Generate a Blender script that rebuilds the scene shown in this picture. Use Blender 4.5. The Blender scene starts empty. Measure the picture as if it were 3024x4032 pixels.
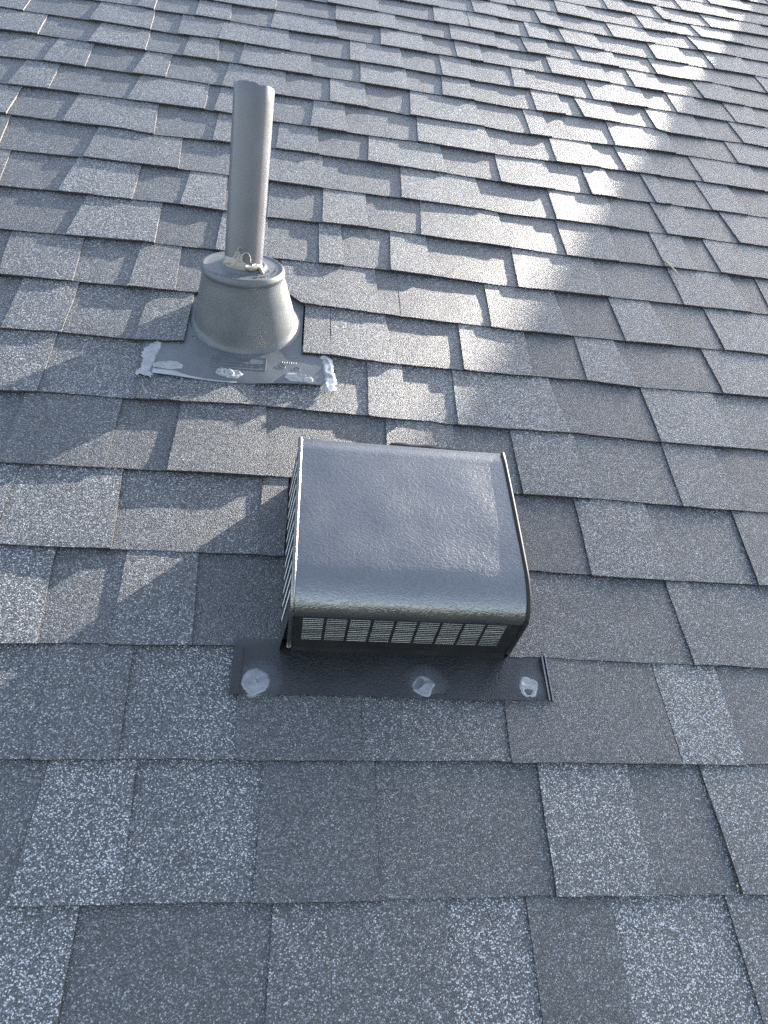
import bpy, bmesh, math, random
from mathutils import Matrix, Vector, noise

R = math.radians
random.seed(7)
scene = bpy.context.scene
col = scene.collection

# ------------------------------------------------------------------ frame
# Everything is modelled in roof coordinates (X along the courses, Y up the
# slope, Z out of the roof, metres); ROOF tilts that frame to the real pitch.
PITCH = R(32)
ROOF = Matrix.Rotation(PITCH, 4, 'X')

# ------------------------------------------------------------------ camera
CAM_C = Vector((0.0, 0.06121, 0.83282))
CAM_R = Matrix(((0.987776, -0.062181, -0.142940),
                (-0.032739, 0.813785, -0.580244),
                (0.152403, 0.577830, 0.801801)))
cam_data = bpy.data.cameras.new('camera')
cam = bpy.data.objects.new('camera', cam_data)
col.objects.link(cam)
cam.matrix_world = ROOF @ (Matrix.Translation(CAM_C) @ CAM_R.to_4x4())
cam_data.sensor_width = 36
cam_data.lens = 36 * 2650 / 4032
cam_data.clip_start = 0.02
cam_data.clip_end = 500
scene.camera = cam

# ------------------------------------------------------------------ light
SUN_EL = R(3.1)                       # above the roof plane
AZ = Vector((0.707, 0.707, 0)).normalized()
sun_dir = ROOF.to_3x3() @ Vector((AZ.x*math.cos(SUN_EL), AZ.y*math.cos(SUN_EL), math.sin(SUN_EL)))
sun_data = bpy.data.lights.new('sun', 'SUN')
sun_data.energy = 5.0
sun_data.angle = R(0.36)
sun_data.color = (1.0, 0.94, 0.86)
sun = bpy.data.objects.new('sun', sun_data)
sun.rotation_euler = sun_dir.to_track_quat('Z', 'Y').to_euler()
col.objects.link(sun)
world = bpy.data.worlds.new('World')
scene.world = world
world.use_nodes = True
wn = world.node_tree
sky = wn.nodes.new('ShaderNodeTexSky')
sky.sky_type = 'NISHITA'
sky.sun_disc = False
sky.sun_elevation = math.asin(sun_dir.z)
sky.sun_rotation = math.atan2(sun_dir.x, sun_dir.y)
sky.air_density = 1.0
sky.dust_density = 1.3
bg = wn.nodes['Background']
bg.inputs['Strength'].default_value = 0.13
hs = wn.nodes.new('ShaderNodeHueSaturation')      # takes some blue out of the sky colour
hs.inputs['Saturation'].default_value = 0.78
wn.links.new(sky.outputs[0], hs.inputs['Color'])
wn.links.new(hs.outputs[0], bg.inputs[0])
scene.view_settings.view_transform = 'Standard'
scene.view_settings.look = 'None'
scene.view_settings.gamma = 1
scene.view_settings.use_curve_mapping = False
scene.view_settings.exposure = 2.38
scene.cycles.use_denoising = False
scene.view_settings.use_white_balance = True
scene.view_settings.white_balance_temperature = 6800
scene.view_settings.white_balance_tint = 10

# ------------------------------------------------------------------ nodes
def new_mat(name):
    m = bpy.data.materials.new(name)
    m.use_nodes = True
    nt = m.node_tree
    return m, nt, nt.nodes['Principled BSDF']

def nd(nt, typ, **kw):
    n = nt.nodes.new(typ)
    for k, v in kw.items():
        if k.startswith('i_'):
            key = k[2:]
            n.inputs[int(key) if key.isdigit() else key].default_value = v
        else:
            setattr(n, k, v)
    return n

def lk(nt, a, b):
    nt.links.new(a, b)

def mth(nt, op, a, b=None, clamp=False):
    n = nt.nodes.new('ShaderNodeMath'); n.operation = op; n.use_clamp = clamp
    for i, v in enumerate((a, b)):
        if v is None: continue
        if isinstance(v, (int, float)): n.inputs[i].default_value = v
        else: lk(nt, v, n.inputs[i])
    return n.outputs[0]

def ramp(nt, fac, stops):
    n = nt.nodes.new('ShaderNodeValToRGB')
    e = n.color_ramp.elements
    while len(e) < len(stops): e.new(0.5)
    for el, (p, c) in zip(e, stops):
        el.position = p; el.color = (*c, 1)
    lk(nt, fac, n.inputs[0])
    return n.outputs[0]

def granule_mat(name, side=False):
    m, nt, b = new_mat(name)
    geo = nd(nt, 'ShaderNodeNewGeometry')
    tone = nd(nt, 'ShaderNodeAttribute', attribute_name='tone')
    big = nd(nt, 'ShaderNodeTexNoise', i_Scale=9.0, i_Detail=4.0, i_Roughness=0.6)
    lk(nt, geo.outputs['Position'], big.inputs['Vector'])
    v = nd(nt, 'ShaderNodeTexVoronoi', feature='F1', i_Scale=640.0, i_Randomness=1.0)
    lk(nt, geo.outputs['Position'], v.inputs['Vector'])
    sep = nd(nt, 'ShaderNodeSeparateColor')
    lk(nt, v.outputs['Color'], sep.inputs[0])
    med = nd(nt, 'ShaderNodeTexNoise', i_Scale=90.0, i_Detail=3.0)
    lk(nt, geo.outputs['Position'], med.inputs['Vector'])
    t = mth(nt, 'ADD', tone.outputs['Fac'], mth(nt, 'MULTIPLY', mth(nt, 'SUBTRACT', big.outputs['Fac'], 0.5), 0.40))
    t = mth(nt, 'ADD', t, mth(nt, 'MULTIPLY', mth(nt, 'SUBTRACT', med.outputs['Fac'], 0.5), 0.18))
    g = mth(nt, 'ADD', mth(nt, 'MULTIPLY', sep.outputs[0], 0.92), mth(nt, 'MULTIPLY', mth(nt, 'SUBTRACT', t, 0.45), 0.54), clamp=True)
    c = ramp(nt, g, [(0.0, (0.022, 0.025, 0.030)), (0.42, (0.053, 0.058, 0.065)), (0.66, (0.105, 0.112, 0.122)),
                     (0.80, (0.185, 0.192, 0.203)), (0.92, (0.36, 0.365, 0.37)), (1.0, (0.50, 0.50, 0.50))])
    # a few rusty and violet granules, and faint dust
    hue = ramp(nt, sep.outputs[1], [(0.0, (1.10, 0.95, 0.93)), (0.07, (1.01, 0.99, 1.02)), (0.25, (0.95, 1.0, 1.03)), (0.97, (1.0, 1.0, 1.0)), (1.0, (1.3, 1.02, 0.75))])
    mx = nd(nt, 'ShaderNodeMix', data_type='RGBA', blend_type='MULTIPLY', i_0=1.0)
    lk(nt, c, mx.inputs[6]); lk(nt, hue, mx.inputs[7])
    # black asphalt shows between the granules
    asp = nd(nt, 'ShaderNodeMapRange'); asp.inputs[1].default_value = 0.40; asp.inputs[2].default_value = 0.62; asp.inputs[4].default_value = 0.8
    lk(nt, v.outputs['Distance'], asp.inputs[0])
    mq = nd(nt, 'ShaderNodeMix', data_type='RGBA')
    lk(nt, asp.outputs[0], mq.inputs[0]); lk(nt, mx.outputs[2], mq.inputs[6]); mq.inputs[7].default_value = (0.012, 0.012, 0.013, 1)
    out = mq.outputs[2]
    if side:
        mm = nd(nt, 'ShaderNodeMix', data_type='RGBA', i_0=0.9)
        lk(nt, out, mm.inputs[6])
        nz = nd(nt, 'ShaderNodeTexNoise', i_Scale=60.0)
        lk(nt, geo.outputs['Position'], nz.inputs['Vector'])
        lk(nt, ramp(nt, nz.outputs['Fac'], [(0.35, (0.013, 0.012, 0.012)), (0.7, (0.045, 0.035, 0.03))]), mm.inputs[7])
        out = mm.outputs[2]
    lk(nt, out, b.inputs['Base Color'])
    b.inputs['Roughness'].default_value = 0.5
    b.inputs['Specular IOR Level'].default_value = 0.7
    bump = nd(nt, 'ShaderNodeBump', i_Strength=0.75, i_Distance=0.0011, invert=True)
    h = mth(nt, 'ADD', v.outputs['Distance'], mth(nt, 'MULTIPLY', sep.outputs[2], -0.55))
    lk(nt, h, bump.inputs['Height'])
    lk(nt, bump.outputs[0], b.inputs['Normal'])
    return m

M_GRAN = granule_mat('shingle_granules')
M_EDGE = granule_mat('shingle_edge', side=True)

def metal_black(name='black_embossed_metal', ior=1.85, spec=1.0):
    m, nt, b = new_mat(name)
    tc = nd(nt, 'ShaderNodeTexCoord')
    dn = nd(nt, 'ShaderNodeTexNoise', i_Scale=140.0, i_Detail=1.0)
    lk(nt, tc.outputs['Object'], dn.inputs['Vector'])
    ds = nd(nt, 'ShaderNodeVectorMath', operation='SCALE'); ds.inputs['Scale'].default_value = 0.006
    lk(nt, dn.outputs['Color'], ds.inputs[0])
    ad = nd(nt, 'ShaderNodeVectorMath', operation='ADD')
    lk(nt, tc.outputs['Object'], ad.inputs[0]); lk(nt, ds.outputs[0], ad.inputs[1])
    mp = nd(nt, 'ShaderNodeMapping'); mp.inputs['Scale'].default_value = (0.62, 1.0, 1.0)
    lk(nt, ad.outputs[0], mp.inputs['Vector'])
    st = nd(nt, 'ShaderNodeTexNoise', i_Scale=230.0, i_Detail=1.2, i_Roughness=0.4)
    lk(nt, mp.outputs[0], st.inputs['Vector'])
    rid = mth(nt, 'ABSOLUTE', mth(nt, 'SUBTRACT', st.outputs['Fac'], 0.5))
    hgt = ramp(nt, rid, [(0.0, (0, 0, 0)), (0.09, (1, 1, 1))])
    bump = nd(nt, 'ShaderNodeBump', i_Strength=0.27, i_Distance=0.0007)
    lk(nt, hgt, bump.inputs['Height'])
    big = nd(nt, 'ShaderNodeTexNoise', i_Scale=14.0, i_Detail=4.0)
    lk(nt, tc.outputs['Object'], big.inputs['Vector'])
    lk(nt, ramp(nt, big.outputs['Fac'], [(0.3, (0.008, 0.0085, 0.0095)), (0.7, (0.016, 0.017, 0.0185))]), b.inputs['Base Color'])
    lk(nt, ramp(nt, big.outputs['Fac'], [(0.3, (0.25, 0.25, 0.25)), (0.75, (0.36, 0.36, 0.36))]), b.inputs['Roughness'])
    b.inputs['Specular IOR Level'].default_value = spec
    b.inputs['IOR'].default_value = ior
    lk(nt, bump.outputs[0], b.inputs['Normal'])
    return m
M_BLACK = metal_black()
M_BLACK2 = metal_black('black_embossed_flange', 1.5, 0.6)

def plain(name, c0, c1, rough, scale, metallic=0.0, bump=0.0, bscale=200.0, spec=0.5, coord='Object'):
    m, nt, b = new_mat(name)
    tc = nd(nt, 'ShaderNodeTexCoord')
    n = nd(nt, 'ShaderNodeTexNoise', i_Scale=scale, i_Detail=5.0, i_Roughness=0.6)
    lk(nt, tc.outputs[coord], n.inputs['Vector'])
    lk(nt, ramp(nt, n.outputs['Fac'], [(0.3, c0), (0.72, c1)]), b.inputs['Base Color'])
    lk(nt, mth(nt, 'ADD', mth(nt, 'MULTIPLY', n.outputs['Fac'], 0.2), rough - 0.1), b.inputs['Roughness'])
    b.inputs['Metallic'].default_value = metallic
    b.inputs['Specular IOR Level'].default_value = spec
    if bump:
        n2 = nd(nt, 'ShaderNodeTexNoise', i_Scale=bscale, i_Detail=3.0)
        lk(nt, tc.outputs[coord], n2.inputs['Vector'])
        bp = nd(nt, 'ShaderNodeBump', i_Strength=bump, i_Distance=0.0008)
        lk(nt, n2.outputs['Fac'], bp.inputs['Height'])
        lk(nt, bp.outputs[0], b.inputs['Normal'])
    return m

M_RIM = plain('dull_black_rim', (0.010, 0.0105, 0.0115), (0.018, 0.019, 0.02), 0.6, 30.0, spec=0.3)
M_PLASTIC = plain('grey_flashing_plastic', (0.056, 0.063, 0.071), (0.085, 0.093, 0.102), 0.42, 22.0, bump=0.35, bscale=900.0)
M_PIPE = plain('weathered_grey_pvc', (0.066, 0.067, 0.080), (0.100, 0.101, 0.115), 0.38, 16.0, bump=0.15, bscale=300.0)
M_SEAL = plain('silver_grey_sealant', (0.17, 0.178, 0.19), (0.25, 0.258, 0.27), 0.28, 30.0, bump=0.3, bscale=70.0, spec=0.6)
M_DKSEAL = plain('dark_grey_sealant', (0.095, 0.103, 0.115), (0.20, 0.21, 0.23), 0.3, 38.0, bump=0.3, bscale=70.0, spec=0.6)
M_CAULK = plain('beige_caulk', (0.165, 0.148, 0.12), (0.27, 0.245, 0.205), 0.4, 40.0, bump=0.3, bscale=160.0)
M_ALU_LIGHT = plain('aluminium_slot_light', (0.70, 0.70, 0.68), (0.82, 0.82, 0.80), 0.35, 40.0, metallic=0.15)  # front: bare metal edges; sides: light through the slots put into the colour
M_DARK = plain('shaded_hollow_black', (0.008, 0.008, 0.009), (0.014, 0.014, 0.015), 0.7, 30.0)
M_GAP = plain('gap_black', (0.008, 0.008, 0.009), (0.02, 0.02, 0.022), 0.45, 60.0, bump=0.6, bscale=150.0)
M_DECK = plain('roof_deck_felt', (0.015, 0.015, 0.016), (0.03, 0.03, 0.032), 0.9, 20.0)
M_GROUND = plain('grass_ground', (0.018, 0.022, 0.014), (0.032, 0.036, 0.024), 0.95, 0.6)
M_SIDING = plain('pale_siding', (0.42, 0.42, 0.41), (0.5, 0.5, 0.49), 0.6, 5.0)
M_STRAW = plain('dry_straw', (0.35, 0.30, 0.20), (0.5, 0.44, 0.32), 0.7, 50.0)
M_TWIG = plain('dark_twig', (0.03, 0.024, 0.02), (0.06, 0.05, 0.04), 0.8, 50.0)

def smear_mat():
    m, nt, b = new_mat('sealant_smear')
    tc = nd(nt, 'ShaderNodeTexCoord')
    ln = nd(nt, 'ShaderNodeVectorMath', operation='LENGTH')
    lk(nt, tc.outputs['Object'], ln.inputs[0])
    n = nd(nt, 'ShaderNodeTexNoise', i_Scale=60.0, i_Detail=5.0)
    lk(nt, tc.outputs['Object'], n.inputs['Vector'])
    d = mth(nt, 'ADD', mth(nt, 'MULTIPLY', ln.outputs['Value'], -32.0), mth(nt, 'MULTIPLY', n.outputs['Fac'], 0.9))
    a = mth(nt, 'MULTIPLY', mth(nt, 'ADD', d, 0.62, clamp=True), 0.72)
    b.inputs['Base Color'].default_value = (0.085, 0.093, 0.105, 1)
    b.inputs['Roughness'].default_value = 0.36
    lk(nt, a, b.inputs['Alpha'])
    return m
M_SMEAR = smear_mat()

# ------------------------------------------------------------------ objects
def mesh_obj(name, verts, faces, mats, parent=None, loc=None, smooth=False, mat_idx=None, world=None):
    me = bpy.data.meshes.new(name)
    me.from_pydata([tuple(v) for v in verts], [], faces)
    for m in (mats if isinstance(mats, (list, tuple)) else [mats]):
        me.materials.append(m)
    if mat_idx: me.polygons.foreach_set('material_index', mat_idx)
    if smooth: me.polygons.foreach_set('use_smooth', [True]*len(me.polygons))
    me.update()
    o = bpy.data.objects.new(name, me)
    col.objects.link(o)
    if parent:
        o.parent = parent
        if loc: o.location = loc
    else:
        o.matrix_world = (ROOF if world is None else world) @ Matrix.Translation(loc or (0, 0, 0))
    return o

def empty(name, loc, world=None):
    o = bpy.data.objects.new(name, None)
    o.empty_display_size = 0.05
    col.objects.link(o)
    o.matrix_world = (ROOF if world is None else world) @ Matrix.Translation(loc)
    return o

def tag(o, label=None, cat=None, group=None, kind=None):
    for k, v in (('label', label), ('category', cat), ('group', group), ('kind', kind)):
        if v: o[k] = v
    return o

class MB:
    def __init__(s): s.v = []; s.f = []; s.mi = []
    def quad_grid(s, rows, mi=0, closed=False):
        b0 = len(s.v); nc = len(rows[0])
        for r in rows: s.v += [tuple(p) for p in r]
        for i in range(len(rows)-1):
            for j in range(nc if closed else nc-1):
                k = (j+1) % nc
                s.f.append((b0+i*nc+j, b0+i*nc+k, b0+(i+1)*nc+k, b0+(i+1)*nc+j)); s.mi.append(mi)
    def box(s, x0, x1, y0, y1, z0, z1, mi=0):
        b = len(s.v)
        s.v += [(x, y, z) for z in (z0, z1) for y in (y0, y1) for x in (x0, x1)]
        for f in ((0,2,3,1),(4,5,7,6),(0,1,5,4),(2,6,7,3),(0,4,6,2),(1,3,7,5)):
            s.f.append(tuple(b+i for i in f)); s.mi.append(mi)
    def tube(s, pts, r, n=8, mi=0, cap=True):
        pts = [Vector(p) for p in pts]; rows = []
        for i, p in enumerate(pts):
            d = (pts[min(i+1, len(pts)-1)] - pts[max(i-1, 0)]).normalized()
            a = d.cross(Vector((0, 0, 1)) if abs(d.z) < .9 else Vector((1, 0, 0))).normalized()
            c = d.cross(a)
            rr = r[i] if isinstance(r, (list, tuple)) else r
            rows.append([p + rr*(math.cos(t)*a + math.sin(t)*c) for t in (2*math.pi*k/n for k in range(n))])
        b = len(s.v)
        s.quad_grid(rows, mi, closed=True)
        if cap:
            s.f.append(tuple(b+k for k in range(n))); s.mi.append(mi)
            e = b+(len(pts)-1)*n
            s.f.append(tuple(e+n-1-k for k in range(n))); s.mi.append(mi)
    def obj(s, name, mats, parent=None, loc=None, smooth=False, world=None, origin=None):
        v = s.v
        if origin is not None:
            o_ = Vector(origin); v = [tuple(Vector(p)-o_) for p in v]
            loc = origin if loc is None else loc
        return mesh_obj(name, v, s.f, mats, parent, loc, smooth, s.mi, world)

def rnd(a, b): return random.uniform(a, b)

# ------------------------------------------------------------------ roof data
E = 0.143      # exposure of a course
# H = raised laminated tab, L = recessed tab (number: how light its granules are);
# pairs are joints in metres: X at the butt, X at the top of the exposure
COURSES = {
0: "H.70 -0.183,-0.185 L.35 0.010,0.012 H.50 0.200,0.201 L.72 0.292,0.294 H.35 0.393,0.395 L.80 0.539,0.538 H.65",
1: "L.45 -0.255,-0.249 H.75 -0.144,-0.154 L.62 -0.010,-0.009 H.30 0.126,0.125 L.38 0.329,0.333 H.72 0.451,0.454 L.50 0.560,0.555 H.62",
2: "L.50 -0.269,-0.281 H.50 -0.174,-0.183 L.60 -0.041,-0.052 H.30 0.108,0.109 L.50 0.298,0.302 H.40 0.530,0.527 H.82 0.620,0.625 L.45",
3: "H.65 -0.298,-0.309 L.45 -0.213,-0.215 H.50 -0.110,-0.120 L.28 0.137,0.141 H.40 0.362,0.364 L.48 0.592,0.589 H.55 0.637,0.629 L.50",
4: "H.60 -0.237,-0.248 L.48 -0.037,-0.040 H.28 0.141,0.145 L.30 0.468,0.470 H.66 0.595,0.597 L.55 0.747,0.756 H.45",
5: "H.42 -0.275,-0.275 L.32 -0.183,-0.182 H.40 -0.033,-0.046 L.30 0.158,0.159 H.50 0.275,0.277 L.35 0.382,0.380 H.62 0.500,0.500 L.52 0.664,0.669 H.60 0.778,0.771 L.42",
6: "H.62 -0.405,-0.409 L.55 -0.253,-0.267 H.50 -0.064,-0.073 L.58 0.129,0.129 H.65 0.194,0.193 L.55 0.286,0.289 H.70 0.493,0.477 L.40 0.667,0.667 H.72 0.817,0.821 L.62",
7: "L.50 -0.497,-0.500 H.60 -0.402,-0.404 L.50 -0.282,-0.276 H.58 -0.076,-0.087 L.50 0.007,-0.000 H.60 0.062,0.059 H.66 0.183,0.167 L.48 0.312,0.314 H.66 0.447,0.450 L.38 0.557,0.557 H.74 0.658,0.642 L.42 0.843,0.840 H.70",
8: "L.45 -0.542,-0.557 H.56 -0.415,-0.425 L.50 -0.316,-0.317 H.56 -0.233,-0.241 L.45 -0.037,-0.043 H.60 0.157,0.150 L.42 0.198,0.197 L.50 0.382,0.386 H.62 0.546,0.541 L.38 0.670,0.667 H.74 0.777,0.764 L.50 0.893,0.894 H.70",
9: "L.38 -0.458,-0.452 H.66 -0.293,-0.301 L.36 -0.175,-0.175 H.60 -0.072,-0.080 L.45 0.034,0.031 H.62 0.086,0.078 L.46 0.184,0.188 H.66 0.271,0.269 L.48 0.461,0.467 H.60 0.669,0.658 L.48 0.846,0.848 H.70 1.010,1.005 L.42 1.063,1.076 H.60",
10: "H.60 -0.621,-0.637 L.42 -0.507,-0.499 H.70 -0.362,-0.366 L.40 -0.264,-0.261 H.70 -0.173,-0.179 L.45 -0.082,-0.085 L.45 0.038,0.037 H.64 0.139,0.135 L.46 0.258,0.266 H.62 0.463,0.453 L.50 0.598,0.600 H.64 0.727,0.738 L.48 0.842,0.843 H.66 0.925,0.928 L.52 0.987,0.986 H.70",
11: "H.50 -0.662,-0.678 L.45 -0.489,-0.484 H.60 -0.287,-0.298 L.48 -0.122,-0.132 H.58 0.036,0.032 L.48 0.221,0.226 H.66 0.423,0.416 L.48 0.602,0.605 H.64 0.763,0.764 L.48 0.890,0.885 H.64 0.992,0.982 L.50 1.089,1.082 H.68",
12: "H.60 -0.685,-0.688 L.42 -0.566,-0.560 H.62 -0.361,-0.376 L.48 -0.228,-0.229 H.60 -0.147,-0.151 L.50 -0.080,-0.078 H.55 0.024,0.017 L.38 0.143,0.150 H.64 0.343,0.336 L.46 0.482,0.484 H.64 0.625,0.622 L.50 0.725,0.727 H.62 0.793,0.794 L.48 0.903,0.899 H.66 0.946,0.945 L.50 1.066,1.063 H.66 1.167,1.161 L.50",
13: "L.45 -0.721,-0.716 H.58 -0.630,-0.637 L.48 -0.449,-0.440 H.64 -0.265,-0.268 L.40 -0.242,-0.238 H.62 -0.114,-0.120 L.48 -0.001,0.004 H.60 0.092,0.086 L.46 0.278,0.284 H.66 0.485,0.474 L.48 0.657,0.661 H.66 0.785,0.783 L.46 0.860,0.857 H.66 0.961,0.955 L.50 1.088,1.089 H.64 1.275,1.283 L.50",
14: "L.50 -0.679,-0.675 H.60 -0.578,-0.585 L.42 -0.461,-0.452 H.62 -0.380,-0.383 L.48 -0.237,-0.232 H.62 -0.073,-0.079 L.45 0.047,0.045 H.64 0.149,0.142 L.44 0.266,0.274 H.64 0.474,0.464 L.46 0.606,0.609 H.66 0.670,0.667 L.48 0.861,0.869 H.66 1.050,1.060 L.48 1.247,1.250 H.64",
15: "H.62 -0.727,-0.735 L.48 -0.599,-0.592 H.64 -0.454,-0.462 L.46 -0.358,-0.354 H.62 -0.264,-0.274 L.48 -0.206,-0.204 H.62 -0.005,-0.013 L.46 0.130,0.133 H.64 0.274,0.267 L.48 0.369,0.377 H.62 0.463,0.460 L.46 0.651,0.655 H.64 0.743,0.743 L.48 0.801,0.796 H.66 0.915,0.916 L.48 1.028,1.030 H.66 1.189,1.195 L.48 1.317,1.314 H.64",
16: "H.60 -0.797,-0.802 L.46 -0.626,-0.623 H.66 -0.463,-0.473 L.48 -0.389,-0.395 H.56 -0.279,-0.275 H.62 -0.073,-0.085 L.46 0.101,0.103 H.66 0.265,0.258 L.46 0.380,0.382 H.62 0.481,0.482 L.46 0.604,0.615 H.60 0.661,0.658 L.50 0.860,0.863 H.66 1.043,1.054 L.48 1.142,1.146 H.66 1.240,1.244 L.48 1.344,1.345 H.64 1.442,1.451 L.50",
17: "L.50 -0.524,-0.522 H.60 -0.475,-0.481 L.48 -0.359,-0.362 H.62 -0.257,-0.264 L.46 -0.138,-0.133 H.62 0.067,0.056 L.46 0.197,0.201 H.66 0.344,0.335 L.48 0.441,0.443 H.62 0.526,0.528 L.48 0.752,0.757 H.66 0.953,0.950 L.50 1.037,1.040 H.66 1.137,1.145 L.48 1.282,1.283 H.64 1.426,1.429 L.50",
18: "H.60 -0.132,-0.135 L.46 0.056,0.057 H.64 0.260,0.252 L.48 0.434,0.438 H.62 0.590,0.595 L.50 0.693,0.689 H.60 0.774,0.779 L.50 0.883,0.881 H.66 1.017,1.021 L.48 1.154,1.157 H.66 1.362,1.365 L.48 1.567,1.574 H.62",
19: "H.60 0.201,0.201 L.48 0.387,0.394 H.64 0.513,0.513 H.62 0.631,0.628 L.48 0.720,0.724 H.62 0.806,0.807 L.50 0.852,0.852 H.66 0.994,0.986 L.48 1.188,1.196 H.64 1.312,1.319 L.48 1.417,1.420 H.64 1.576,1.580 L.50",
20: "H.62 0.415,0.417 L.48 0.543,0.544 H.64 0.680,0.680 L.46 0.790,0.786 H.62 0.873,0.874 L.48 1.063,1.066 H.66 1.228,1.216 L.50 1.405,1.399 H.62 1.558,1.551 L.50",
21: "L.50 0.880,0.890 H.64 1.011,1.015 L.50 1.224,1.223 H.64 1.359,1.346 L.50 1.461,1.453 H.60 1.643,1.631 L.50",
22: "L.50 1.111,1.115 H.64 1.211,1.203 L.50 1.341,1.332 H.58 1.375,1.371 L.50 1.547,1.543 H.60",
23: "L.50 1.468,1.472 H.60 1.701,1.698 L.50",
}
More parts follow.
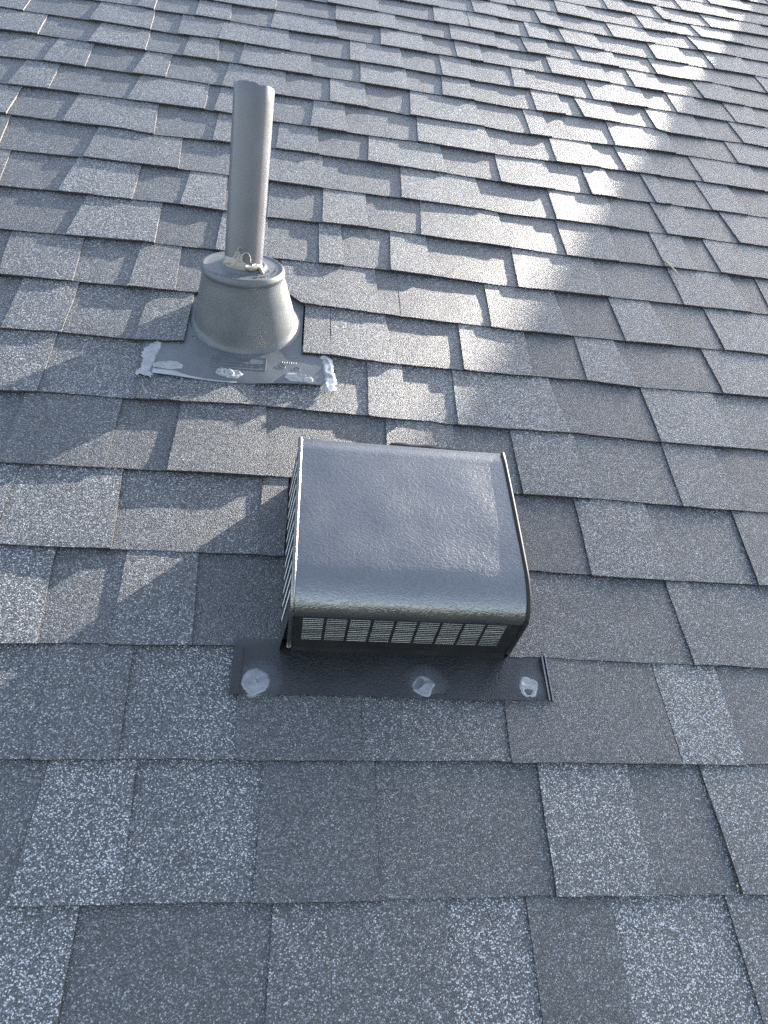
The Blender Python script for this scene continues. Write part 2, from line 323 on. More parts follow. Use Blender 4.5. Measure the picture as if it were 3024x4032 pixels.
# small wander of the butt lines (X, dY), metres
BUTT = {
1: [(-0.26, -0.0003), (0.131, -0.002), (0.327, -0.0013), (0.592, -0.0043)],
2: [(-0.301, 0.0011), (-0.018, 0.0032), (0.298, 0.003), (0.528, 0.003), (0.652, 0.0021)],
3: [(-0.34, -0.0021), (-0.224, 0.0011), (-0.06, 0.004), (0.319, 0.0015), (0.362, 0.0021), (0.529, -0.0023), (0.637, -0.0008), (0.706, -0.0049)],
4: [(-0.379, -0.0028), (-0.236, -0.0009), (-0.039, 0.0028), (0.367, -0.0007), (0.468, -0.003), (0.594, -0.0059), (0.764, -0.005)],
5: [(-0.418, -0.0054), (-0.275, -0.0017), (-0.05, 0.0038), (0.383, 0.0021), (0.512, 0.0027), (0.664, -0.0011), (0.822, -0.0018)],
6: [(-0.459, -0.0035), (-0.404, -0.0013), (-0.266, 0.0013), (-0.062, 0.0104), (0.195, 0.0061), (0.286, 0.0029), (0.384, 0.0039), (0.493, 0.0065), (0.667, 0.0019), (0.882, 0.0031)],
7: [(-0.499, -0.0034), (-0.401, 0.0011), (-0.281, -0.0001), (-0.2, 0.0079), (0.061, 0.0082), (0.183, 0.0006), (0.309, 0.0005), (0.404, 0.0008), (0.557, 0.0061), (0.66, 0.0003), (0.842, 0.0053), (0.94, 0.0067)],
8: [(-0.538, -0.0053), (-0.417, -0.0013), (-0.317, 0.0006), (-0.195, 0.0031), (-0.004, 0.0057), (0.198, -0.0036), (0.38, -0.0074), (0.424, -0.0099), (0.67, -0.0064), (0.893, -0.0032), (0.994, -0.0033)],
9: [(-0.576, -0.012), (-0.46, -0.0057), (-0.296, 0.0017), (-0.176, 0.0026), (-0.093, -0.0045), (0.179, -0.0001), (0.271, -0.0013), (0.446, -0.0083), (0.843, -0.0024), (1.01, -0.0026)],
10: [(-0.617, -0.0082), (-0.506, -0.0005), (-0.363, 0.0016), (-0.264, 0.0051), (-0.166, 0.0021), (-0.08, -0.0018), (0.038, 0.0026), (0.136, 0.0063), (0.258, 0.0017), (0.461, -0.0026), (0.607, -0.0098), (0.841, -0.004), (0.987, -0.0033), (1.108, -0.005)],
11: [(-0.656, -0.0103), (-0.492, -0.001), (-0.289, 0.0025), (-0.171, 0.0044), (-0.09, 0.0031), (0.035, 0.0011), (0.221, 0.0033), (0.421, -0.0005), (0.489, -0.0059), (0.598, -0.0033), (0.888, -0.0042), (1.089, -0.0029), (1.166, -0.0038)],
12: [(-0.698, -0.0049), (-0.569, -0.0019), (-0.455, 0.0033), (-0.362, -0.0058), (-0.22, 0.0046), (-0.185, 0.0037), (-0.094, 0.0072), (0.024, 0.007), (0.141, 0.0069), (0.343, 0.0026), (0.482, -0.0032), (0.51, -0.0073), (0.725, -0.0055), (1.068, 0.0011), (1.225, -0.0)],
13: [(-0.737, -0.0082), (-0.628, -0.0009), (-0.447, 0.0036), (-0.263, 0.0098), (-0.195, 0.0042), (-0.099, -0.0013), (0.017, -0.0024), (0.148, -0.0041), (0.278, -0.0001), (0.48, -0.0074), (0.531, -0.0067), (0.657, -0.0008), (0.857, 0.004), (1.086, 0.0049), (1.283, 0.0015)],
14: [(-0.776, -0.0108), (-0.678, -0.0027), (-0.578, 0.0027), (-0.461, 0.0028), (-0.378, 0.0085), (-0.236, 0.0082), (-0.202, 0.0035), (-0.104, 0.0037), (0.047, 0.009), (0.151, 0.0099), (0.266, 0.0004), (0.474, -0.0004), (0.551, -0.012), (0.601, -0.0092), (0.856, 0.0013), (1.024, 0.0073), (1.247, 0.0052), (1.341, 0.0039)],
15: [(-0.817, -0.0054), (-0.727, 0.0036), (-0.599, 0.0019), (-0.453, 0.0046), (-0.358, 0.0079), (-0.268, 0.012), (-0.202, 0.0105), (-0.16, 0.0078), (-0.003, 0.012), (0.123, 0.012), (0.277, 0.012), (0.465, 0.0084), (0.575, 0.0024), (0.651, 0.0057), (0.801, 0.0112), (1.017, 0.0099), (1.061, -0.0101), (1.317, 0.001), (1.395, -0.0054)],
16: [(-0.855, -0.012), (-0.797, -0.0105), (-0.626, -0.0016), (-0.463, -0.0014), (-0.389, -0.0014), (-0.277, 0.0082), (-0.171, 0.0057), (-0.073, 0.0045), (0.102, 0.0074), (0.263, 0.0087), (0.38, 0.0019), (0.596, 0.0008), (0.666, 0.0072), (0.855, 0.0012), (1.092, 0.0056), (1.228, 0.0001), (1.453, -0.0028)],
17: [(-0.63, -0.0024), (-0.519, 0.0026), (-0.475, -0.003), (-0.361, 0.004), (-0.259, 0.0071), (-0.182, 0.003), (-0.138, 0.0058), (0.064, 0.0117), (0.193, 0.0114), (0.344, 0.012), (0.438, 0.012), (0.619, 0.008), (0.752, 0.0076), (1.037, 0.0067), (1.282, 0.0038), (1.51, -0.0053)],
18: [(-0.192, -0.0078), (-0.131, 0.0027), (0.056, 0.0009), (0.258, 0.0094), (0.431, 0.0044), (0.544, 0.0006), (0.639, 0.0011), (0.773, 0.0062), (1.02, 0.0076), (1.219, -0.0043), (1.356, 0.0077), (1.567, -0.0049)],
19: [(0.196, -0.0066), (0.384, -0.0103), (0.513, -0.0083), (0.658, -0.012), (0.849, -0.0036), (0.988, -0.012), (1.185, -0.0106), (1.417, -0.0072), (1.625, -0.0045)],
20: [(0.275, -0.012), (0.412, -0.0102), (0.54, -0.0045), (0.68, -0.0113), (0.79, -0.0014), (1.063, -0.012), (1.397, 0.0085), (1.69, 0.012)],
21: [(0.701, -0.0083), (0.875, -0.0025), (1.03, -0.012), (1.21, -0.0104), (1.519, 0.012), (1.755, 0.012)],
22: [(0.88, -0.012), (1.108, -0.012), (1.338, -0.012), (1.547, -0.0054), (1.819, 0.012)],
}
def butt_dev(k, x):
    d = BUTT.get(k)
    if not d: return 0.004*math.sin(1.7*k+2.1*x)*0.6
    if x <= d[0][0]: return d[0][1]
    for (a, u), (b, v) in zip(d, d[1:]):
        if x <= b: return u+(v-u)*(x-a)/max(b-a, 1e-6)
    return d[-1][1]
def butt_y(k, x): return k*E + butt_dev(k, x)

ZB = {'H': 0.0014, 'L': -0.0012}
DROP = 0.0052
HOOD = (0.000, 0.316)
NOTCH = (-0.198, 0.011)

def butt_bottom(k, x):
    y = butt_y(k, x)
    if k == 8 and NOTCH[0] < x < NOTCH[1]:
        u = (x-NOTCH[0])/(NOTCH[1]-NOTCH[0])
        y = max(y, 8*E + 0.062*min(1, 3.2*min(u, 1-u)) - 0.002)
    if k == 5 and 0.004 < x < 0.309:
        y = max(y, 0.714)
    return y

def patch_geo(mb, tones, k, typ, tone, xl, xr, org):
    """one visible tab: top sheet, its butt and its sides"""
    (xlb, xlt), (xrb, xrt) = xl, xr
    w = xrb-xlb
    n = max(3, min(14, int(w/0.022)))
    if k == 8 and xrb > NOTCH[0]-.02 and xlb < NOTCH[1]+.02: n = 20
    lift = rnd(-0.0005, 0.0006); twist = rnd(-0.0006, 0.0006)
    zb = ZB[typ]
    rows = [[] for _ in range(5)]; low = []; low2 = []
    seed = rnd(0, 100)
    for i in range(n+1):
        u = i/n
        xb = xlb+(xrb-xlb)*u; xt = xlt+(xrt-xlt)*u
        yb = butt_bottom(k, xb) + noise.noise((xb*60, seed, 0))*0.0016 + rnd(-.0006, .0006) + (0.0008 if typ == 'H' else 0.0025)
        yt = butt_y(k+1, xt) + 0.028
        for r, fr in enumerate((0.0, 0.10, 0.4, 0.75, 1.0)):
            y = yb+(yt-yb)*fr; x = xb+(xt-xb)*min(1, fr*1.15)
            if 0 < i < n: x += rnd(-.0008, .0008)
            elif r > 0: x += rnd(-.0007, .0007)
            fy = (y-k*E)/E
            z = zb - DROP*fy + (lift + twist*(u-.5)*2)*(1-fy*.8)
            z += noise.noise((x*9+seed, y*9, 1.3))*0.0006 + noise.noise((x*30, y*30, seed))*0.0003
            if r == 0: z -= 0.0006
            rows[r].append((x-org[0], y-org[1], z-org[2]))
        x, y, z = rows[0][-1]
        if typ == 'H':
            low.append(((x, y-0.0002, z-0.0026), (x, y+0.0022, z-0.0030), (x, y+0.0022, z-0.0090)))
        else:
            low.append(((x, y+0.0001, z-0.0026), (x, y+0.0006, z-0.0035), (x, y+0.0008, z-0.0090)))
    f0 = len(mb.f)
    mb.quad_grid(rows, 0)
    mb.quad_grid([[p[2] for p in low], [p[1] for p in low], [p[0] for p in low], rows[0]], 1)
    for sgn, i in ((1, 0), (-1, n)):
        top = [rows[r][i] for r in range(5)]
        bot = [(p[0], p[1], p[2]-0.0065) for p in top]
        mb.quad_grid([top, bot] if sgn > 0 else [bot, top], 1)
    tones += [tone]*(len(mb.f)-f0)

def spans(k):
    t = COURSES[k].split()
    joints = [tuple(float(q) for q in s.split(',')) for s in t[1::2]]
    first = (joints[0][0]-rnd(.10, .2),)*2
    last = (joints[-1][0]+rnd(.12, .24),)*2
    e = [first]+joints+[last]
    return [(s[0], float(s[1:]), e[i], e[i+1]) for i, s in enumerate(t[0::2])]

def clip(k, a, b):
    """cut the tabs that run into the vent hood or the pipe boot"""
    if k in (3, 4): h0, h1 = HOOD
    elif k == 7: h0, h1 = NOTCH
    else: return [(a, b)]
    out = []
    if a[0] < h0-.004: out.append((a, b if b[0] <= h0 else (h0, h0)))
    if b[0] > h1+.004: out.append((a if a[0] >= h1 else (h1, h1), b))
    return out

roof = tag(mesh_obj('shingle_roof', [(-1.75, -.9, -.02), (6.5, -.9, -.02), (6.5, 4.72, -.02), (-1.75, 4.72, -.02),
                                     (-1.75, -.9, -.16), (6.5, -.9, -.16), (6.5, 4.72, -.16), (-1.75, 4.72, -.16)],
                    [(0, 1, 2, 3), (7, 6, 5, 4), (0, 4, 5, 1), (1, 5, 6, 2), (2, 6, 7, 3), (3, 7, 4, 0)], M_DECK),
           'sloping roof of grey laminated asphalt shingles', None, None, 'structure')

def finish(mb, tones, name, org):
    o = mb.obj(name, [M_GRAN, M_EDGE], roof, loc=org)
    at = o.data.attributes.new('tone', 'FLOAT', 'FACE')
    at.data.foreach_set('value', tones)
    return o

ends = {}
for k in COURSES:
    sp = spans(k)
    ends[k] = (sp[0][2][0], sp[-1][3][0])
    for typ, tone, a, b in sp:
        for (p, q) in clip(k, a, b):
            i = sp.index((typ, tone, a, b))
            gl = 0.0004 if i == 0 or sp[i-1][0] == typ else (0.0 if typ == 'H' else -0.0025)
            gr = 0.0004 if i == len(sp)-1 or sp[i+1][0] == typ else (0.0 if typ == 'H' else -0.0025)
            p = (p[0]+gl, p[1]+gl); q = (q[0]-gr, q[1]-gr)
            mb = MB(); tones = []
            org = ((p[0]+q[0])/2, (k+.5)*E, 0.0)
            patch_geo(mb, tones, k, typ, tone+rnd(-.03, .03), p, q, org)
            finish(mb, tones, 'shingle', org)

# shingles beyond the frame, joined into one part
mb = MB(); tones = []
for k in range(-6, 33):
    runs = [(-1.7, 6.4)] if k not in ends else [(-1.7, ends[k][0]), (ends[k][1], 6.4)]
    for x0, x1 in runs:
        x = x0; typ = random.choice('HL')
        while x < x1-.02:
            w = min(rnd(.09, .24), x1-x)
            if x1-x-w < .05: w = x1-x
            patch_geo(mb, tones, k, typ, (0.62 if typ == 'H' else 0.46)+rnd(-.1, .1), (x+.0006,)*2, (x+w-.0006,)*2, (0, 0, 0))
            x += w; typ = 'L' if typ == 'H' else 'H'
finish(mb, tones, 'shingle_field', (0, 0, 0))['kind'] = 'stuff'

# loose pale granules washed down against the butts
mb = MB()
for _ in range(90):
    k = random.choice(range(0, 11)); x = rnd(-.35, .8)
    if k in (3, 4) and -.03 < x < .34: continue
    y = butt_y(k, x) + rnd(-.004, .05)*random.choice((.1, 1, 2.4)); r = rnd(.0007, .0014)
    fy = (y-k*E)/E
    z = (ZB['H']-DROP*fy if fy > 0 else ZB['H']-DROP) + .0006
    b0 = len(mb.v)
    for dx, dy, dz in ((1, 0, 0), (-1, 0, 0), (0, 1, 0), (0, -1, 0), (0, 0, 1), (0, 0, -1)):
        q = r*rnd(.7, 1.3); mb.v.append((x+dx*q, y+dy*q, z+dz*q))
    for f in ((0, 2, 4), (2, 1, 4), (1, 3, 4), (3, 0, 4), (2, 0, 5), (1, 2, 5), (3, 1, 5), (0, 3, 5)):
        mb.f.append(tuple(b0+i for i in f)); mb.mi.append(0)
mb.obj('loose_granules', M_STRAW, roof)['kind'] = 'stuff'

# ------------------------------------------------------------------ far setting (outside the frame)
gz = -5.0
gv = [(x, y, gz) for y in (-200, 200) for x in (-200, 200)]
tag(mesh_obj('ground', gv, [(0, 1, 3, 2)], M_GROUND, world=Matrix.Identity(4)), 'grass ground below the house', None, None, 'structure')

# added, unseen sloping wall up the slope, outside the frame: its rake casts the
# broad shade over the right and the foot of the roof
def gable_blocker():
    Y0 = 3.97
    cot = 1/math.tan(SUN_EL)
    tp = math.tan(PITCH)
    def edge(px, py):            # point of the rake whose shadow falls on (px, py)
        z = (Y0-py)/(cot*AZ.y-tp)
        return px+cot*AZ.x*z, z
    (xa, za), (xb, zb) = edge(*(1.717, 3.241)), edge(*(.277, .93))
    sl = (zb-za)/(xb-xa)
    x0 = xa-za/sl
    x1 = 6.3
    t = empty('shade_gable', (x0, Y0, 0))
    tag(t, 'added pale siding wall, out of view, that shades the right of the roof', 'gable_blocker')
    up = Vector((0, math.sin(PITCH), math.cos(PITCH))); dy = Vector((0, math.cos(PITCH), -math.sin(PITCH)))
    def P(x, z, back=0.0):       # x along the wall, z out of the roof measured on the plumb wall
        return Vector((x-x0, 0, 0)) + up*(z/math.cos(PITCH)) + dy*back
    w = MB()
    zs = sl*(x1-x0)
    n = 14
    for i in range(n):           # lap siding boards
        h0, h1 = zs*i/n, zs*(i+1)/n
        a0, a1 = x0+h0/sl, x0+h1/sl
        w.quad_grid([[P(a0, h0, .03), P(x1, h0, .03)], [P(a1, h1, .045), P(x1, h1, .045)]])
    w.quad_grid([[P(x0, -.05, .05), P(x1, -.05, .05)], [P(x0, 0, .05), P(x1, zs, .05)]])
    w.obj('siding', M_SIDING, t)
    r = MB()
    r.quad_grid([[P(x0-.3, -.3*sl-.06, 0), P(x1, zs-.06, 0)], [P(x0-.3, -.3*sl, 0), P(x1, zs, 0)], [P(x0-.3, -.3*sl, 1.2), P(x1, zs, 1.2)]])
    r.obj('shade_rake', M_GRAN, t)
gable_blocker()

# ------------------------------------------------------------------ roof vent
def vent():
    t = tag(empty('roof_vent', (.155, .43, -.003)), 'black embossed metal box vent with slotted front below the pipe', 'roof vent')
    O = Vector((.155, .43, -.003))
    XL, XR = .0135, .310
    ZF = -.003
    # profile of the hood, front bottom to back
    prof = [(.4305, -.001), (.4315, .012), (.433, .03), (.4365, .087)]
    cy, cz, rr = .4755, .082, .0385
    cy, cz, ry, rr = .4985, .087, .062, .0335
    for i in range(1, 15):
        a = math.pi - i*math.pi/2/14
        prof.append((cy+ry*math.cos(a), cz+rr*math.sin(a)))
    for i in range(1, 11):
        s = i/10
        prof.append((cy+(.702-cy)*s, cz+rr + (-.0085)*s + .0012*math.sin(s*math.pi)))
    prof.append((.7045, .107)); prof.append((.705, .09)); prof.append((.705, -.008))
    def off(p): return Vector(p)-O
    # hood sheet above the grille (rows from index 3)
    m = MB()
    nx = 24
    rows = []
    for (y, z) in prof[3:]:
        rows.append([off((XL+.003+(XR-XL-.006)*i/nx, y + rnd(-.0002, .0002), z + .0007*noise.noise((i*.35, y*14, 3)))) for i in range(nx+1)])
    m.quad_grid(rows)
    hood = m.obj('hood', M_BLACK, t, smooth=True)
    # front panel with nine real openings
    fr = MB()
    W = XR-XL
    x0s = [XL + W*(.051+.0985*i) for i in range(9)]
    gw = W*.082
    z0, z1 = .031, .086
    def fy(z): return .4305 + .0062*(z/.087)
    def sag(x):
        u = (x-XL)/W
        return -.003 + .004*max(0, 1-u*5) + .0035*max(0, u*6-5)
    def strip(xa, xb, za, zb, th=.0):
        fr.quad_grid([[off((xa, fy(za), za)), off((xb, fy(za), za))], [off((xa, fy(zb), zb)), off((xb, fy(zb), zb))]])
    xs = [XL+.003]
    for x in x0s: xs += [x, x+gw]
    xs.append(XR-.003)
    for i in range(0, len(xs), 2):
        strip(xs[i], xs[i+1], z0, z1)
    n = 36
    fr.quad_grid([[off((XL+.003+(XR-XL-.006)*i/n, .4296+.0007*math.sin(i*.5), sag(XL+W*i/n))) for i in range(n+1)],
                  [off((XL+.003+(XR-XL-.006)*i/n, fy(z0)-.0004, .008)) for i in range(n+1)],
                  [off((XL+.003+(XR-XL-.006)*i/n, fy(z0), z0)) for i in range(n+1)]])
    strip(XL+.003, XR-.003, z1, .0871)
    front = fr.obj('front_panel', M_RIM, t)
    # dark block behind the slots, standing in for the shaded hollow
    c = MB(); c.box(XL+.004-O.x, XR-.004-O.x, .447-O.y, .69-O.y, .002-O.z, .098-O.z); c.obj('shade_block', M_DARK, t)
    # slats
    sl = MB()
    ns = 12
    pitch = (z1-z0)/ns
    sl.quad_grid([[(-gw/2-.0005, .0002, .0), (gw/2+.0005, .0002, .0)], [(-gw/2-.0005, .0001, .0012), (gw/2+.0005, .0001, .0012)],
                  [(-gw/2-.0005, .006, .0022), (gw/2+.0005, .006, .0022)]])
    sl.mi = [1, 0]
    proto = None
    for i in range(9):
        for j in range(ns):
            z = z0 + pitch*(j+.35)
            loc = off((x0s[i]+gw/2, fy(z)-.0009, z))
            if proto is None:
                proto = sl.obj('slat', [M_DARK, M_ALU_LIGHT], front, loc=loc)
                o = proto
            else:
                o = proto.copy(); col.objects.link(o); o.parent = front; o.location = loc
            o.rotation_euler = (rnd(-.12, .12), rnd(-.012, .012), 0)
    # side panels, with pale strips painted as light through slots
    ins = [(y, z) for (y, z) in prof]
    for side, xt, xb in (('l', XL, .0015), ('r', XR, .312)):
        sp = MB()
        def sx(z): return xt+(xb-xt)*(1-min(1, max(0, z/.11)))
        sp.v = [tuple(off((sx(z), y, z))) for (y, z) in ins]
        sp.f = [tuple(range(len(ins)))]; sp.mi = [0]
        side_o = sp.obj('side_panel', M_BLACK, t)
        for i in range(11):
            y = .462+.0205*i
            ya = y
            b = MB()
            d = -.0012 if side == 'l' else .0012
            pts = []
            za, zb_ = .018, .094
            b.quad_grid([[off((sx(za)+d, ya, za)), off((sx(za)+d, ya+.0055, za))], [off((sx(zb_)+d, ya+.004, zb_)), off((sx(zb_)+d, ya+.0095, zb_))]])
            c_ = tuple(sum(Vector(v) for v in b.v)/4) if False else None
            b.obj('slat', M_ALU_LIGHT, side_o)  # pale strip stands in for light seen through the side slot
    # rolled rims along both edges
    for x in (XL, XR):
        r_ = MB()
        r_.tube([off((x, y, z)) for (y, z) in prof[1:-1]], .0032, 8)
        r_.obj('rim', M_RIM if x == XR else M_BLACK, t, smooth=True)
    # base flange with hemmed ends
    f = MB()
    xs = [-.0565+.4225*i/30 for i in range(31)]
    rows = []
    for y in (.3695, .385, .405, .430, .445, .455, .56, .72):
        rows.append([off((x, y + (.0012*math.sin(x*21) if y < .38 else 0), .0024 - (y-.3695)*.052 + .0008*noise.noise((x*12, y*12, 5)) - (.0062 if y > .45 else 0))) for x in xs])
    f.quad_grid(rows)
    f.quad_grid([[p - Vector((0, -.001, .0016)) for p in rows[0]], rows[0]])
    flange = f.obj('base_flange', M_BLACK2, t, smooth=True)
    h = MB()
    h.box(-.0565-O.x, -.0445-O.x, .3685-O.y, .433-O.y, .0005-O.z, .0036-O.z); h.obj('hem', M_BLACK2, t)
    h = MB()
    h.box(.3595-O.x, .3615-O.x, .369-O.y, .432-O.y, .0-O.z, .0062-O.z)
    h.box(.3648-O.x, .3668-O.x, .368-O.y, .434-O.y, .0-O.z, .0050-O.z)
    h.obj('hem', M_BLACK, t)
    # sealant dabs over the nails, each in its own smear
    for (x, y, rx, ry, seed, mat) in ((-.025, .386, .0185, .0185, 1, M_DKSEAL), (.191, .386, .0165, .0150, 2, M_DKSEAL), (.336, .388, .0150, .0160, 3, M_SEAL)):
        blob('sealant', x-O.x, y-O.y, .0020-O.z-(y-.3695)*.052, rx, ry, .0042, seed, mat, t)
        s_ = MB(); rows = []
        for q in range(7):
            rows.append([(q/6*.031*math.cos(a)*1.05, q/6*.031*math.sin(a)*.9, .0008 if q < 6 else .0004) for a in (2*math.pi*k/28 for k in range(28))])
        s_.quad_grid(rows, closed=True)
        s_.obj('sealant_smear', M_SMEAR, t, loc=(x+.004-O.x, y+.002-O.y, .0022-O.z-(y-.3695)*.052), smooth=True)

def blob(name, x, y, z, rx, ry, h, seed, mat, parent, rot=0.0, lumps=1.0):
    m = MB(); rows = []
    na, nr = 32, 9
    ca, sa = math.cos(rot), math.sin(rot)
    for q in range(nr+1):
        s = q/nr; row = []
        for k in range(na):
            a = 2*math.pi*k/na
            rag = 1 + .22*lumps*noise.noise((math.cos(a)*1.3+seed*7, math.sin(a)*1.3, seed)) + .10*lumps*noise.noise((math.cos(a)*4, math.sin(a)*4, seed*3))
            px, py = s*rx*rag*math.cos(a), s*ry*rag*math.sin(a)
            fold = noise.noise((px*48+seed*5, py*60, seed)); zz = h*(1-s**6)*(0.22 + .55*max(0, 1-abs(s-.80)/.2)*(.6+.8*noise.noise((math.cos(a)*1.5+seed, math.sin(a)*1.5, 2))) + .6*max(0, 1-abs(fold)*6) + .25*fold)
            if s == 1: zz = -.0012
            row.append((ca*px-sa*py, sa*px+ca*py, zz))
        rows.append(row)
    m.quad_grid(rows, closed=True)
    return m.obj(name, mat, parent, loc=(x, y, z), smooth=True)
vent()

# black strip standing in for the dark gap at the cut behind the hood
def gap_strip():
    m = MB(); rows = []
    for i in range(22):
        u = i/21; x = .165+.125*u
        w = .011*(.5+math.sin(u*math.pi)**.5*.6+.5*noise.noise((u*6, 1, 1)))
        yc = .806-.004*u+.003*noise.noise((u*5, 7, 2))
        z = ZB['H']-DROP*(yc-5*E)/E
        rows.append([(x, yc+w*(q-.5), z+.0032*(1-(2*q-1)**2)-.0003) for q in (0, .2, .4, .6, .8, 1)])
    m.quad_grid(rows)
    tag(m.obj('roof_gap_strip', M_GAP, None, smooth=True, origin=(.228, .805, 0)), 'black strip standing in for the dark gap in the shingles behind the vent hood', 'roof cement')
gap_strip()

# the strip above stands for the dark gap where the shingles were cut behind the hood
# ------------------------------------------------------------------ pipe boot
def boot():
    O = Vector((-.097, 1.085, -.005))
    t = tag(empty('pipe_flashing', O), 'grey plastic pipe boot flashing with sealant along its flange', 'pipe flashing')
    def off(p): return Vector(p)-O
    # flange: wide apron in front, narrower behind
    f = MB(); rows = []
    for y in (.9165, .921, .930, .945, .965, .985, 1.004):
        n = 44; row = []
        for i in range(n+1):
            u = i/n
            x0, x1 = -.2490, .0575
            c = .010*max(0, 1-(y-.9165)/.016)**2
            x = (x0+c)+(x1-x0-2*c)*u
            yy = y
            lip = max(0, 1-(y-.9165)/.02)
            yy += lip*(.0045*math.sin(u*5.2+2.2)+.010*u - .002)
            z = .0030-(y-.9165)*.07 + lip*(.0020*math.sin(u*9+1) - .0012) + .0005*noise.noise((x*20, y*20, 2))
            row.append(off((x, yy, z)))
        rows.append(row)
    f.quad_grid(rows)
    f.quad_grid([[p-Vector((0, -.0012, .0028)) for p in rows[0]], rows[0]])
    rows2 = []
    for y in (1.004, 1.03, 1.08, 1.14, 1.20, 1.28):
        rows2.append([off((-.202+.210*i/10, y, -.0034-.0008*min(1, (y-1.004)/.03)-.004*min(1, (y-1.004)/.14))) for i in range(11)])
    f.quad_grid(rows2)
    f.obj('flange', M_PLASTIC, t, smooth=True)
    # bell
    c0, c1 = Vector((-.097, 1.087, -.004)), Vector((-.1035, 1.1225, .088))
    ax = (c1-c0).normalized()
    n0, n1 = Vector((0, 0, 1)), Vector((0, math.sin(R(15)), math.cos(R(15))))
    def ring(s, r, lift=0.0, n=64):
        c = c0.lerp(c1, s); nn = n0.lerp(n1, max(0, min(1, s))).normalized()
        a = Vector((1, 0, 0)); b = nn.cross(a).normalized()
        a = b.cross(nn)
        return [off(c+nn*lift + r*(math.cos(q)*a + math.sin(q)*b)) for q in (2*math.pi*k/n for k in range(n))]
    m = MB()
    m.quad_grid([ring(-.02, .101), ring(.015, .0955), ring(.045, .0928), ring(.085, .0912), ring(.14, .0898), ring(.25, .0874), ring(.4, .0836), ring(.6, .0786), ring(.78, .0742),
                 ring(.86, .0722), ring(.885, .0722), ring(.90, .0730)], closed=True)
    m.obj('bell', M_PLASTIC, t, smooth=True)
    m = MB()
    m.quad_grid([ring(.895, .0730), ring(.915, .0738), ring(.94, .0732), ring(.965, .0722), ring(.985, .0715), ring(1.0, .0700), ring(1.0, .0678), ring(.985, .0660),
                 ring(.985, .055), ring(.99, .045), ring(.995, .0405), ring(1.03, .0395), ring(1.035, .0380), ring(1.03, .031), ring(.9, .031)], closed=True)
    m.obj('collar', M_PLASTIC, t, smooth=True)
    # moulded lettering
    def text(body, size, loc, rz=0.0, mat=None, depth=.0004, normal=None):
        cu = bpy.data.curves.new('lettering', 'FONT')
        cu.body = body; cu.size = size; cu.extrude = depth; cu.align_x = 'CENTER'
        tmp = bpy.data.objects.new('lettering', cu); col.objects.link(tmp)
        dg = bpy.context.evaluated_depsgraph_get()
        me = bpy.data.meshes.new_from_object(tmp.evaluated_get(dg))
        bpy.data.objects.remove(tmp)
        me.materials.clear(); me.materials.append(M_PLASTIC)
        o = bpy.data.objects.new('lettering', me); col.objects.link(o)
        o.parent = t; o.location = off(loc)
        o.rotation_euler = (normal if normal else -.07, 0, rz)
        return o
    def zf(y): return .0030-(y-.9165)*.07+.0002
    text('Oatey', .0125, (-.092, .973, zf(.973)), .03)
    text('NO-CALK ALL-FLASH', .0058, (-.092, .963, zf(.963)), .03)
    text('THE ORIGINAL ROOF FLASHING', .0042, (-.092, .9565, zf(.9565)), .03)
    text('W', .0105, (-.1395, .969, zf(.969)), .03)
    text('MADE\nIN USA', .0048, (-.0605, .966, zf(.966)), .03)
    fr = MB()
    def bar(xa, ya, xb, yb):
        fr.tube([off((xa, ya, zf(ya))), off((xb, yb, zf(yb)))], .0006, 5)
    bar(-.146, .949, -.146, .983); bar(-.146, .983, -.052, .986); bar(-.052, .986, -.052, .951); bar(-.052, .951, -.146, .949); bar(-.131, .965, -.131, .983); bar(-.131, .965, -.146, .965)
    for (cx, cy, r) in ((-.026, .966, .0075), (.001, .962, .0065)):
        pts = [off((cx+r*math.cos(a), cy+r*.9*math.sin(a), zf(cy))) for a in (2*math.pi*k/20 for k in range(21))]
        fr.tube(pts, .0005, 5, cap=False)
        fr.tube([off((cx-.003, cy+.003, zf(cy))), off((cx+.003, cy-.002, zf(cy)))], .0006, 5)
    for k in range(-3, 4):
        fr.tube([off((-.012+k*.004, .977, zf(.977))), off((-.012+k*.004, .980+.001*(k % 2), zf(.98)))], .0005, 5)
    fr.obj('moulded_frame', M_PLASTIC, t)
    nn = Vector((0, math.sin(R(15)), math.cos(R(15))))
    cc = c0.lerp(c1, .985)
    for word, rad, s_, a0 in (('THE ORIGINAL', .049, .0052, -62), ('NO-CALK FLASHING', .058, .0052, -66)):
        for i, ch in enumerate(word):
            if ch == ' ': continue
            a = R(a0 + i*4.6)
            p = cc + nn*.0004 + Vector((math.cos(a)*rad, 0, 0)) + nn.cross(Vector((1, 0, 0)))*math.sin(a)*rad
            text(ch, s_, p, a+math.pi/2, normal=-R(15))
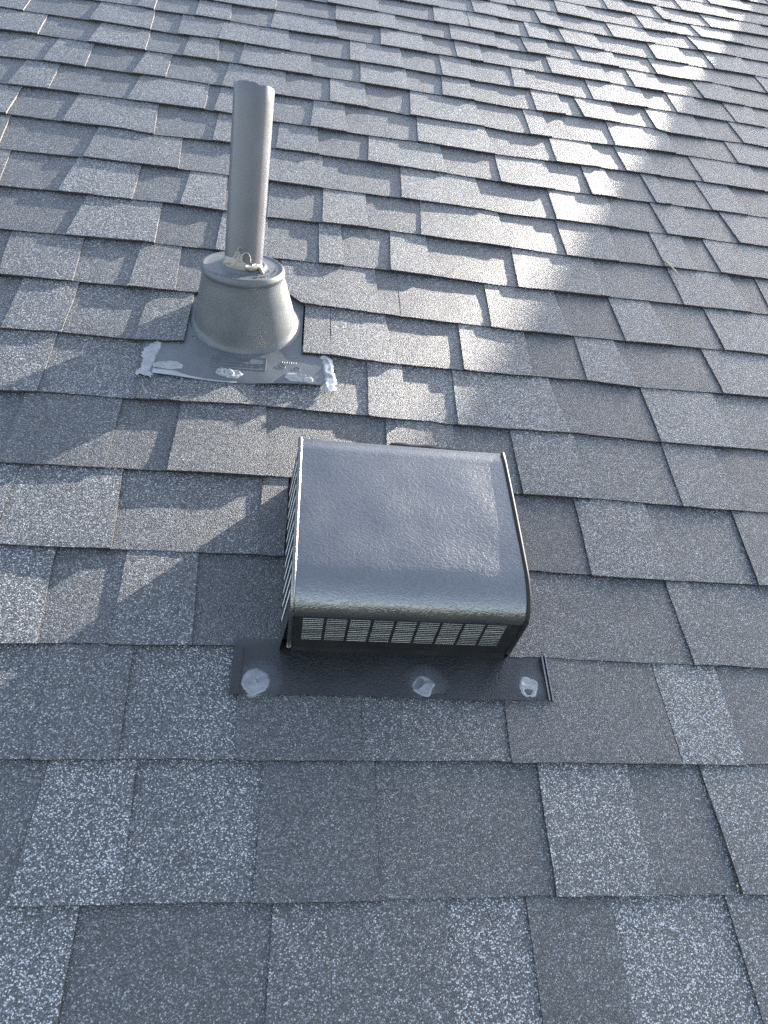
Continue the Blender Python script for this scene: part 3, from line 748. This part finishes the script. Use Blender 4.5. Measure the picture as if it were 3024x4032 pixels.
    # sealant: two ragged end smears, three dabs, and a band on the front lip
    def smear(pts, seed, mat=M_SEAL):
        m = MB(); rows = []
        fine = []
        for p, q in zip(pts, pts[1:]):
            for k in range(4): fine.append(tuple(p[c]+(q[c]-p[c])*k/4 for c in range(3)))
        fine.append(pts[-1])
        for i, (x, y, w) in enumerate(fine):
            el = .004*noise.noise((i*.21, seed, 1)) + .0045*noise.noise((i*.6, seed, 2))
            er = .003*noise.noise((i*.25, seed, 3)) + .0035*noise.noise((i*.7, seed, 4))
            row = []
            for j in range(15):
                u = j/14
                px = x-w/2+el + (w+er-el)*u
                py = y + .0035*noise.noise((i*.25, u*2.5, seed)) + .004*noise.noise((u*7, seed, 6))*(1 if i in (0, len(fine)-1) else 0)
                edge = min(1, min(u, 1-u)*6)
                ridge = max(0, 1-abs(noise.noise((px*55+seed, py*38, seed))*5))
                z = zf(y) + edge*(.0006+.0032*ridge*(.5+noise.noise((i*.15, seed, 9)))+.0016*noise.noise((px*90, py*70, seed))) - .0022*(1-edge)
                row.append(off((px, py, max(z, -.0035))))
            rows.append(row)
        m.quad_grid(rows)
        m.obj('sealant', mat, t, smooth=True)
    smear([(-.240, 1.003, .012), (-.244, .994, .022), (-.248, .982, .029), (-.250, .970, .030), (-.248, .958, .026), (-.248, .946, .021), (-.249, .936, .020), (-.250, .926, .024), (-.250, .917, .028), (-.249, .911, .022)], 3)
    smear([(.051, 1.007, .014), (.054, .999, .022), (.056, .988, .022), (.057, .976, .020), (.058, .964, .021), (.059, .952, .022), (.060, .942, .024), (.060, .932, .022), (.060, .922, .024), (.058, .912, .020)], 9)
    for (x, y, rx, ry, s, r_) in ((-.216, .942, .027, .0105, 4, .06), (-.124, .9375, .013, .010, 11, -.25), (-.106, .9355, .016, .0100, 5, .15), (.004, .940, .024, .0120, 6, -.12), (.022, .937, .010, .0095, 8, .5)):
        blob('sealant', *off((x, y, zf(y)-.0005)), rx, ry, .0062, s, M_SEAL, t, rot=r_, lumps=1.3)
    b = MB(); rows = []
    for dy in (0, .003, .008, .013):
        row = []
        for i in range(30):
            x = -.238+.140*i/29
            u = (x+.249)/.3065
            row.append(off((x, .9165+.0045*math.sin(u*5.2+2.2)+.010*u-.0018+dy, .0030+.0020*math.sin(u*9+1)-.0012+.0009-dy*.16)))
        rows.append(row)
    b.quad_grid(rows); b.obj('sealant', M_SEAL, t, smooth=True)
boot()

# ------------------------------------------------------------------ pipe
def pipe():
    base = Vector((-.1035, 1.1205, .086)); top = Vector((-.0950,1.2709,.3221))
    O = base - (top-base).normalized()*.08
    t = tag(empty('vent_pipe', O), 'weathered grey plastic plumbing vent pipe standing in its boot', 'vent pipe')
    ax = (top-O); Lh = ax.length; ax.normalize()
    a = ax.cross(Vector((0, 1, 0))).normalized()
    if a.x < 0: a = -a
    b = ax.cross(a)
    BITE = R(-68) if b.y > 0 else R(68)
    n = 96
    def ring(s, r, wob=0.0):
        row = []
        for k in range(n):
            q = 2*math.pi*k/n
            hh = s*Lh
            if wob:
                # nibbled rim, one bite on the right front
                hh += .0005*noise.noise((math.cos(q)*4, math.sin(q)*4, 1)) + .0006*noise.noise((math.cos(q)*14, math.sin(q)*14, 4)) - .0022*max(0, math.cos(q-BITE))**60 - .0012*max(0, math.cos(q))**4
            rr = r*(1+.0008*noise.noise((q*3, s*6, 0)))
            row.append(ax*hh + a*rr*math.cos(q) + b*rr*math.sin(q))
        return row
    m = MB()
    ro, ri = .0330, .0330-.005
    m.quad_grid([ring(s, ro) for s in (0, .1, .2, .35, .5, .65, .8, .93)] + [ring(.995, ro, 1), ring(1.0, ro-.0008, 1), ring(1.0, ri+.0008, 1), ring(.99, ri, 1), ring(.6, ri)], closed=True)
    m.obj('tube', M_PIPE, t, smooth=True)
    # beige caulk squeezed round the foot of the pipe
    c = MB(); rows = []
    z0 = .078
    na = 96
    for j in range(13):
        s = j/12; row = []
        for k in range(na):
            q = 2*math.pi*k/na
            cq, sq = math.cos(q), math.sin(q)
            # tall peel of caulk on the front left, low rope on the right
            front = max(0, -sq) if b.y > 0 else max(0, sq)
            hgt = .0095+.0085*front*max(0, -cq+.2)+.003*noise.noise((cq*3, sq*3, 2))+.011*max(0, math.cos((q if b.y < 0 else -q)-R(104)))**60
            bulge = .0012+.0042*math.sin(s*math.pi)*(0.6+.8*abs(noise.noise((cq*4, sq*4, s*2.5)))) + .0010*noise.noise((cq*6, sq*6, s*4))
            bulge *= (1-.6*s)
            row.append(ax*(z0+.0-.004+hgt*s*1.35+.0006*noise.noise((cq*7, sq*7, s*2))) + (a*cq+b*sq)*(ro+max(.0004, bulge)))
        rows.append(row)
    c.quad_grid(rows, closed=True)
    ck = c.obj('caulk', M_CAULK, t, smooth=True)
    fsgn = -1 if b.y > 0 else 1
    def on(qd, h, r=.0015):
        q = R(qd)*fsgn
        return ax*(z0+h) + (a*math.cos(q)+b*math.sin(q))*(ro+r)
    w = MB()
    w.tube([on(112, .016), on(108, .026, .002), on(103, .031, .005), on(97, .034, .009), on(92, .034, .012)], [.004, .0028, .0016, .0008, .0003], 7)
    w.tube([on(96, .012), on(92, .022, .002), on(84, .0265, .004), on(75, .026, .005), on(70, .020, .006), on(69, .012, .007)], [.003, .0024, .0014, .0009, .0006, .0003], 7)
    w.tube([on(80, .003, .004), on(68, .002, .006), on(56, .0035, .006), on(48, .006, .005), on(40, .004, .006), on(34, -.004, .009), on(30, -.008, .011)], [.004, .0045, .004, .0036, .0042, .004, .0022], 9)
    w.tube([on(62, .007, .003), on(52, .009, .003), on(44, .0075, .003), on(36, .001, .006)], [.002, .003, .0028, .0015], 8)
    w.obj('caulk_strand', M_CAULK, t, smooth=True)
pipe()

# ------------------------------------------------------------------ small debris
def fleck(name, pts, r, mat, label, cat, group=None):
    o0 = Vector(pts[0])
    m = MB(); m.tube([Vector(p)-o0 for p in pts], r, 6)
    return tag(m.obj(name, mat, None, loc=o0, smooth=True), label, cat, group)
fleck('straw', [(.845, 1.452, .002), (.852, 1.432, .0035), (.861, 1.408, .0025), (.868, 1.393, .0015)], [.0012, .0018, .0016, .0008], M_STRAW,
      'pale dry straw lying on the shingles at the right edge', 'straw')
fleck('twig', [(.245, .130, .004), (.248, .122, .0045), (.250, .114, .004)], [.0006, .0009, .0005], M_TWIG,
      'thin dark twig lying on the shingles below the vent', 'twig')
fleck('twig', [(.415, .110, .0035), (.418, .102, .0045), (.421, .096, .004)], [.0005, .0007, .0004], M_TWIG,
      'short dark twig on the shingles at the lower right', 'twig')
